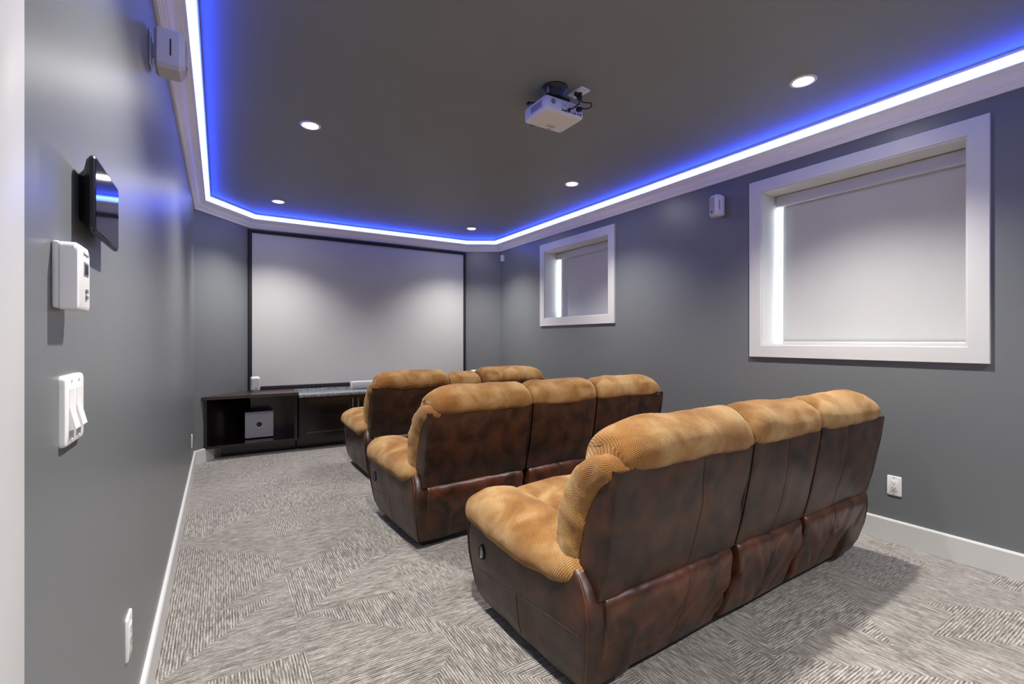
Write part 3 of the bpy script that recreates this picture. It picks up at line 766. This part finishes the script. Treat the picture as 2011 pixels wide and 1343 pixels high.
# ------------------------------------------------------------------ sofas
def wob(p, s, a):
    q = Vector(p)*s
    return Vector((noise.noise(q), noise.noise(q+Vector((17, 3, 5))), noise.noise(q+Vector((5, 31, 9)))))*a
def resample(pts, n, closed=False):
    P = [Vector(p) for p in pts]
    if closed: P = P+[P[0]]
    # catmull-rom densify
    Q = []; m = len(P)
    for i in range(m-1):
        if closed: p0 = P[i-1] if i else P[m-2]; p3 = P[i+2] if i+2 < m else P[1]
        else: p0 = P[max(i-1, 0)]; p3 = P[min(i+2, m-1)]
        p1, p2 = P[i], P[i+1]
        for k in range(8):
            t = k/8; Q.append(0.5*((2*p1)+(-p0+p2)*t+(2*p0-5*p1+4*p2-p3)*t*t+(-p0+3*p1-3*p2+p3)*t**3))
    Q.append(P[-1])
    L = [0]
    for a, b2 in zip(Q, Q[1:]): L.append(L[-1]+(b2-a).length)
    out = []; j = 0; cnt = n if closed else n-1
    for i in range(n):
        s = L[-1]*i/cnt
        while j < len(L)-2 and L[j+1] < s: j += 1
        f = (s-L[j])/max(1e-9, L[j+1]-L[j]); out.append(Q[j].lerp(Q[j+1], f))
    return out
CUSH = [(0.000, 0.803), (-0.013, 0.835), (-0.010, 0.880), (0.010, 0.917), (0.050, 0.944), (0.100, 0.955), (0.150, 0.946), (0.192, 0.917),
        (0.216, 0.870), (0.224, 0.820), (0.226, 0.775), (0.238, 0.735), (0.265, 0.680), (0.290, 0.600), (0.302, 0.520), (0.300, 0.450), (0.275, 0.405),
        (0.200, 0.410), (0.150, 0.500), (0.100, 0.650), (0.050, 0.770), (0.030, 0.795)]
def cushion(name, parent, x0, x1, soft0, soft1, dz, seed):
    """back cushion lofted across the seat; soft = length over which an end rounds off"""
    base = resample([(0, y, z) for y, z in CUSH], 84, True)
    xs = []; n = 46; w = x1-x0
    for i in range(n+1):
        t = i/n; xs.append(x0 + w*(0.5-0.5*math.cos(PI*t))*0.55 + w*t*0.45)
    rings = []
    for x in xs:
        def fac(d_, L, h0):
            if d_ >= L: return 1.0
            u = 1-d_/L; return h0+(1-h0)*math.sqrt(max(0, 1-u*u))
        f = min(fac(x-x0, soft0, .52 if soft0 < .12 else .45), fac(x1-x, soft1, .52 if soft1 < .12 else .45))
        row = []
        for p in base:
            y, z = p.y, p.z
            if z > 0.79: cy, cz = 0.10, 0.815
            else:
                k = (z-.40)/.40; cy, cz = 0.215-0.10*k, z
            top = 1 if z > .79 else 0
            ff = f if top else 0.75+0.25*f
            fy = (0.6+0.4*ff)
            y2 = cy + (y-cy)*fy; z2 = cz + (z-cz)*ff if top else z
            q = Vector((x, y2, z2 + dz*(1 if z > .8 else 0)))
            o = wob(q+Vector((seed, 0, 0)), 7.0, 0.010) + wob(q+Vector((seed, 2, 0)), 24.0, 0.0028)
            # little gathers near the ends of the seam
            near = max(0, 1-min(x-x0, x1-x)/0.10)*max(0, 1-abs(z-.82)/.07)
            o += Vector((0, 1, .4))*(math.sin(x*230+seed)*0.003*near)
            row.append(q+o)
        rings.append(row)
    return lofted(name, M['fabric'], parent, rings, True, 180)
def rrect(x0, x1, y0, y1, z, r, nx, ny):
    """rounded rectangle ring, starting mid rear edge; dense along rear/front"""
    pts = []
    def arc(cx, cy, a0):
        for k in range(4): a = math.radians(a0+k*30); pts.append((cx+r*math.cos(a), cy+r*math.sin(a), z))
    for k in range(1, nx): pts.append((x0+r+(x1-x0-2*r)*k/nx, y0, z))
    arc(x1-r, y0+r, -90)
    for k in range(1, ny): pts.append((x1, y0+r+(y1-y0-2*r)*k/ny, z))
    arc(x1-r, y1-r, 0)
    for k in range(1, nx): pts.append((x1-r-(x1-x0-2*r)*k/nx, y1, z))
    arc(x0+r, y1-r, 90)
    for k in range(1, ny): pts.append((x0, y1-r-(y1-y0-2*r)*k/ny, z))
    arc(x0+r, y0+r, 180)
    return pts
def lerp_tab(tab, z):
    for (a, va), (b2, vb) in zip(tab, tab[1:]):
        if a <= z <= b2:
            t = (z-a)/(b2-a); return va+(vb-va)*t
    return tab[0][1] if z < tab[0][0] else tab[-1][1]
BACK_Y = [(0.37, 0.088), (0.42, 0.074), (0.50, 0.054), (0.60, 0.034), (0.70, 0.016), (0.80, 0.002), (0.815, 0.002)]
BACK_T = [(0.37, 0.120), (0.50, 0.128), (0.60, 0.125), (0.70, 0.100), (0.77, 0.060), (0.80, 0.040), (0.815, 0.03)]
SK_Y = [(0.045, 0.170), (0.09, 0.150), (0.16, 0.122), (0.24, 0.092), (0.30, 0.076), (0.345, 0.070), (0.372, 0.078), (0.388, 0.100)]
def back_panel(parent, x0, x1, sx, seed):
    rings = []; nz = 22
    for i in range(nz+1):
        z = 0.378 + (0.812-0.378)*i/nz
        r = rrect(x0, x1, lerp_tab(BACK_Y, z), lerp_tab(BACK_Y, z)+lerp_tab(BACK_T, z), z, 0.010, 30, 5)
        row = []
        for p in r:
            p = Vector(p); rear = 1.0 if p.y < lerp_tab(BACK_Y, z)+.002 else 0
            u = (p.x-x0)/(x1-x0); v = (z-.378)/(.434)
            o = Vector((0, -0.010*rear*math.sin(PI*min(1, max(0, u)))*math.sin(PI*v), 0))
            o += wob(p+Vector((seed, 0, 0)), 8.0, 0.006)*rear
            if rear: o.y += 0.0035*math.exp(-((p.x-sx)/.006)**2)
            row.append(p+o)
        rings.append(row)
    o = lofted('back_panel', M['leather'], parent, rings, True, 50)
    def at(x, z, e=0.0):
        u = (x-x0)/(x1-x0); v = (z-.378)/.434; y = lerp_tab(BACK_Y, z)
        p = Vector((x, y, z)); q = p + Vector((0, -0.010*math.sin(PI*u)*math.sin(PI*v), 0)) + wob(p+Vector((seed, 0, 0)), 8.0, 0.006)
        return q + Vector((0, .0026-e, 0))
    tube('seam', M['stitch'], o, [at(sx, .385+.42*k/12) for k in range(13)], 0.0013, 6)
    # piping along the two rear corners
    for xe, s in ((x0+.003, -1), (x1-.003, 1)):
        tube('piping', M['leather'], o, [(xe, lerp_tab(BACK_Y, .385+.42*k/12)+.003, .385+.42*k/12) for k in range(13)], 0.0042, 8)
    return o
def skirt_panel(parent, x0, x1, sx, seed):
    rings = []; nz = 22
    for i in range(nz+1):
        z = 0.045 + (0.386-0.045)*i/nz
        yb_ = lerp_tab(SK_Y, z)
        r = rrect(x0, x1, yb_, 0.30, z, 0.014, 44, 4)
        row = []
        for p in r:
            p = Vector(p); rear = 1.0 if p.y < yb_+.002 else 0
            o = Vector((0, 0, 0))
            if rear or p.y < yb_+.02:
                v = (z-.045)/.341; u = (p.x-x0)/(x1-x0)
                k = math.sin(PI*min(1, v*1.03))**0.6 if v < .97 else 0.2
                # slack leather: long folds that lean and fan out from the upper corners
                e = min(u, 1-u)
                q = Vector((p.x*14 + (z*9 if u < .5 else -z*9), seed, z*2.3))
                fold = abs(noise.noise(q))*2-0.35
                o.y = -fold*0.019*k*(0.55+0.45*math.exp(-e*5)) - 0.006*math.sin(PI*u)
                o.y += 0.005*math.exp(-((p.x-sx)/.007)**2)
                o.z = 0.004*noise.noise(Vector((p.x*11, seed, 3)))*(1 if i > nz-4 else 0)
            row.append(p+o)
        rings.append(row)
    o = lofted('skirt_panel', M['leather_red'], parent, rings, True, 60)
    me = o.data
    bmx = bmesh.new(); bmx.from_mesh(me); 
    cols = sorted([v.co.copy() for v in bmx.verts if abs(v.co.x-sx) < (x1-x0)/44*0.6 and v.co.y < 0.18], key=lambda c: c.z)
    bmx.free()
    pts = []
    for c in cols:
        if not pts or c.z-pts[-1][2] > .012: pts.append((c.x, c.y-.0002, c.z))
    if len(pts) > 3: tube('seam', M['stitch'], o, pts, 0.0015, 6)
    return o
def bolster(parent, side, x_edge, seed):
    """fabric roll down the outer edge of the outer seats: side=-1 left, +1 right"""
    path = resample([(0, .250, .405), (0, .252, .47), (0, .243, .55), (0, .222, .63), (0, .192, .70), (0, .152, .752), (0, .108, .784), (0, .064, .800), (0, .026, .803), (0, .004, .806)], 44)
    rings = []; n = 26
    for i, p in enumerate(path):
        t = i/(len(path)-1)
        d_ = (path[min(i+1, len(path)-1)]-path[max(i-1, 0)]).normalized(); nrm = Vector((0, -d_.z, d_.y))   # outward-up normal in YZ
        rn = lerp_tab([(0, .050), (.08, .068), (.3, .076), (.6, .072), (.8, .062), (.90, .052), (.96, .038), (1, .014)], t)
        rx = lerp_tab([(0, .045), (.1, .056), (.6, .060), (.80, .068), (.90, .070), (.96, .052), (1, .022)], t)
        xc = x_edge - side*(0.050 + .012*max(0, (t-.6)/.4))
        row = []
        for k in range(n):
            a = 2*PI*k/n; c, s = math.cos(a), math.sin(a)
            c = math.copysign(abs(c)**.75, c); s = math.copysign(abs(s)**.85, s)
            q = Vector((xc, p.y, p.z)) + Vector((1, 0, 0))*c*rx + nrm*s*rn
            q += wob(q+Vector((seed, 0, 0)), 13, .007) + wob(q+Vector((0, seed, 0)), 34, .0045)
            row.append(q)
        rings.append(row)
    o = lofted('side_bolster', M['fabric'], parent, rings, True, 180)
    # welt seam curving over its outer face
    xo = x_edge + side*0.004
    pts = [(xo+side*.0045*math.sin(PI*i/43), path[i].y + .012, path[i].z+.010) for i in range(3, 36, 3)]
    return o
def seat_cushion(parent, x0, x1, seed, y0=.26, y1=.965, z0=.29, z1=.50):
    rings = []; n = 40; m = 26
    hx = (x1-x0)/2; cx = (x0+x1)/2
    for i in range(m+1):
        t = i/m; y = y0+(y1-y0)*t
        e = min(1, min(t, 1-t)/0.13); f = math.sqrt(max(0, 1-(1-e)**2))*0.55+0.45
        row = []
        for k in range(n):
            a = 2*PI*k/n; c, s = math.cos(a), math.sin(a)
            c = math.copysign(abs(c)**.35, c); s = math.copysign(abs(s)**.55, s)
            q = Vector((cx+c*hx*(.97+.03*f), y, (z0+z1)/2+s*(z1-z0)/2*f))
            if s > 0: q.z += 0.012*math.cos(c*PI*.5)
            q += wob(q+Vector((seed, 0, 0)), 8, .008)
            row.append(q)
        rings.append(row)
    return lofted('seat_cushion', M['fabric'], parent, rings, True, 180)
def arm(parent, side, xe, seed):
    """recliner arm: leather flank with a fat fabric pad. xe is the outer line of the back, side=-1 left"""
    s = side
    OUT = [(0.045, -.010), (0.10, .010), (0.17, .022), (0.26, .036), (0.34, .038), (0.42, .028), (0.47, .005)]
    YF_ = [(0.045, .855), (0.10, .885), (0.20, .905), (0.32, .915), (0.42, .905), (0.47, .88)]
    YR_ = [(0.045, .150), (0.10, .125), (0.20, .098), (0.30, .086), (0.36, .092), (0.41, .120), (0.45, .165), (0.47, .20)]
    rings = []
    for i in range(25):
        z = .045+(.47-.045)*i/24
        xo = xe + s*lerp_tab(OUT, z); xi = xe - s*.225
        a, b2 = min(xo, xi), max(xo, xi)
        r = rrect(a, b2, lerp_tab(YR_, z), lerp_tab(YF_, z), z, .028, 8, 34)
        row = []
        for p in r:
            p = Vector(p); o = wob(p+Vector((seed, 0, 0)), 6, .007)
            outer = abs(p.x-xo) < .004
            if outer: o.x += s*0.008*math.sin(PI*min(1, max(0, (p.y-.1)/.8)))
            row.append(p+o)
        rings.append(row)
    fl = lofted('arm_panel', M['leather'], parent, rings, True, 60)
    def surf(y, z, lift=.0006):
        p = Vector((xe+s*lerp_tab(OUT, z), y, z)); return p + wob(p+Vector((seed, 0, 0)), 6, .007) + Vector((s*(0.008*math.sin(PI*min(1, max(0, (y-.1)/.8)))+lift), 0, 0))
    tube('seam', M['stitch'], fl, [surf(.13+.75*k/16, .265-.075*(k/16)**1.2) for k in range(17)], .0016, 6)
    tube('seam', M['stitch'], fl, [surf(.50, .065+.165*k/8) for k in range(9)], .0014, 6)
    # piped welt round the rear edge of the flank
    tube('piping', M['leather_red'], fl, [Vector((xe+s*(lerp_tab(OUT, z)-.004), lerp_tab(YR_, z)+.010, z)) for z in [.05+.39*k/16 for k in range(17)]], .0045, 8)
    tube('piping', M['leather'], fl, [Vector((xe+s*(lerp_tab(OUT, z)-.004), lerp_tab(YF_, z)-.010, z)) for z in [.05+.36*k/16 for k in range(17)]], .0045, 8)
    # pad
    rings = []; n = 44; m = 40
    y0, y1 = .155, .975
    for i in range(m+1):
        t = i/m; y = y0+(y1-y0)*(0.5-0.5*math.cos(PI*t))*.6+(y1-y0)*t*.4
        tt = (y-y0)/(y1-y0)
        f1 = math.sqrt(max(0.0, 1-(1-min(1, (1-tt)/.20))**2)); f0 = math.sqrt(max(0.0, 1-(1-min(1, tt/.10))**2))
        f = min(.12+.88*f1, .55+.45*f0)
        top = lerp_tab([(0, .485), (.15, .50), (.4, .525), (.7, .548), (.85, .545), (1, .52)], tt)
        bot = lerp_tab([(0, .395), (.15, .350), (.4, .350), (.8, .362), (1, .375)], tt)
        xo = lerp_tab([(0, .030), (.15, .062), (.5, .072), (.85, .074), (1, .06)], tt)
        wi = lerp_tab([(0, .19), (.15, .215), (.6, .235), (1, .23)], tt)
        cz = bot+(top-bot)*.42; cx = xe+s*(xo-(xo+wi)/2)
        row = []
        for k in range(n):
            a = 2*PI*k/n; c, sn = math.cos(a), math.sin(a)
            rx = (xo+wi)/2; rz = (top-cz) if sn > 0 else (cz-bot)
            c = math.copysign(abs(c)**.80, c); sn = math.copysign(abs(sn)**.92, sn)
            q = Vector((cx+c*rx*(.35+.65*f), y, cz+sn*rz*f))
            q += wob(q+Vector((seed, 4, 0)), 6, .012)+wob(q+Vector((seed, 9, 0)), 20, .003)
            row.append(q)
        rings.append(row)
    lofted('arm_cushion', M['fabric'], parent, rings, True, 180)
    # oval recliner pull
    hp = surf(.755, .300); hx = hp.x
    pts = [(.024, .034, .001), (.024, .034, .0055), (.020, .030, .0075), (.0155, .0255, .0055), (.014, .024, .0015)]
    rg2 = [[(hx+s*d_, hp.y+ry*math.cos(2*PI*k/36), hp.z+rz*math.sin(2*PI*k/36)) for k in range(36)] for ry, rz, d_ in pts]
    h = lofted('recliner_handle', M['black'], parent, rg2, False, 40)
    bm = bmesh.new(); m_ = Matrix.Translation((hx+s*.0015, hp.y, hp.z)) @ Matrix.Rotation(PI/2, 4, 'Y') @ Matrix.Diagonal((.024, .014, .002, 1))
    bmesh.ops.create_cone(bm, cap_ends=True, segments=36, radius1=1, radius2=1, depth=1, matrix=m_)
    bm_obj('handle_recess', bm, M['grey'], h)
def sofa(label, loc, rz, widths, seed, console=False, dzs=(0, 0, 0)):
    t = empty('reclining_sofa', label, 'sofa', loc, rz, 'rows of tan and brown reclining sofas')
    g = .012; xs = []; x = 0
    for w in widths: xs.append((x, x+w)); x += w+g
    Wd = xs[-1][1]
    for k, (a, b2) in enumerate(xs):
        sd = seed+k*7.3
        if k == 0: sx = a+(b2-a)*.60
        elif k == 1: sx = (a+b2)/2
        else: sx = a+(b2-a)*.40
        pa = a if k else a+.004; pb = b2 if k < 2 else b2-.004
        back_panel(t, pa+.002, pb-.002, sx, sd)
        skirt_panel(t, (a+.016 if k else a+.034), (b2-.016 if k < 2 else b2-.034), sx, sd)
        cushion('back_cushion', t, (a+.045 if k == 0 else a), (b2-.045 if k == 2 else b2), .20 if k == 0 else .075, .20 if k == 2 else .075, dzs[k], sd)
        if k == 0: bolster(t, -1, a, sd)
        if k == 2: bolster(t, 1, b2, sd)
        if console and k == 1:
            cb = box('console', M['leather'], t, a+.01, b2-.01, .30, .93, .05, .46, .02)
            box('console_lid', M['leather_red'], cb, a+.012, b2-.012, .32, .62, .46, .49, .012)
            cyl('cup_holder', M['black'], cb, ((a+b2)/2-.075, .74, .461), .042, .006); cyl('cup_holder', M['black'], cb, ((a+b2)/2+.075, .74, .461), .042, .006)
        else:
            sa = a+.20 if k == 0 else a; sb = b2-.20 if k == 2 else b2
            seat_cushion(t, sa+.003, sb-.003, sd)
            # padded foot rest folded in front
            fr_ = box('footrest', M['fabric'], t, sa+.006, sb-.006, .86, .955, .10, .40, .035, 4)
    arm(t, -1, 0.0, seed+1.5); arm(t, 1, Wd, seed+3.5)
    bm = bmesh.new(); add_box(bm, .06, Wd-.06, .20, .80, .0, .05, .004); bm_obj('base', bm, M['sofabase'], t)
    return t
R = math.radians
sofa('brown leather and tan sofa nearest the camera, closest to the right outlet', (1.030, 1.052, 0), R(1.4), (.752, .545, .712), 3.1)
sofa('brown leather and tan three seat sofa in the middle row', (0.972, 2.452, 0), R(2.6), (.725, .555, .725), 21.7)
sofa('brown leather and tan sofa with a narrow middle back, nearest the screen', (1.095, 4.010, 0), R(0.0), (.715, .318, .765), 44.9, console=True, dzs=(-.005, -.035, .0))
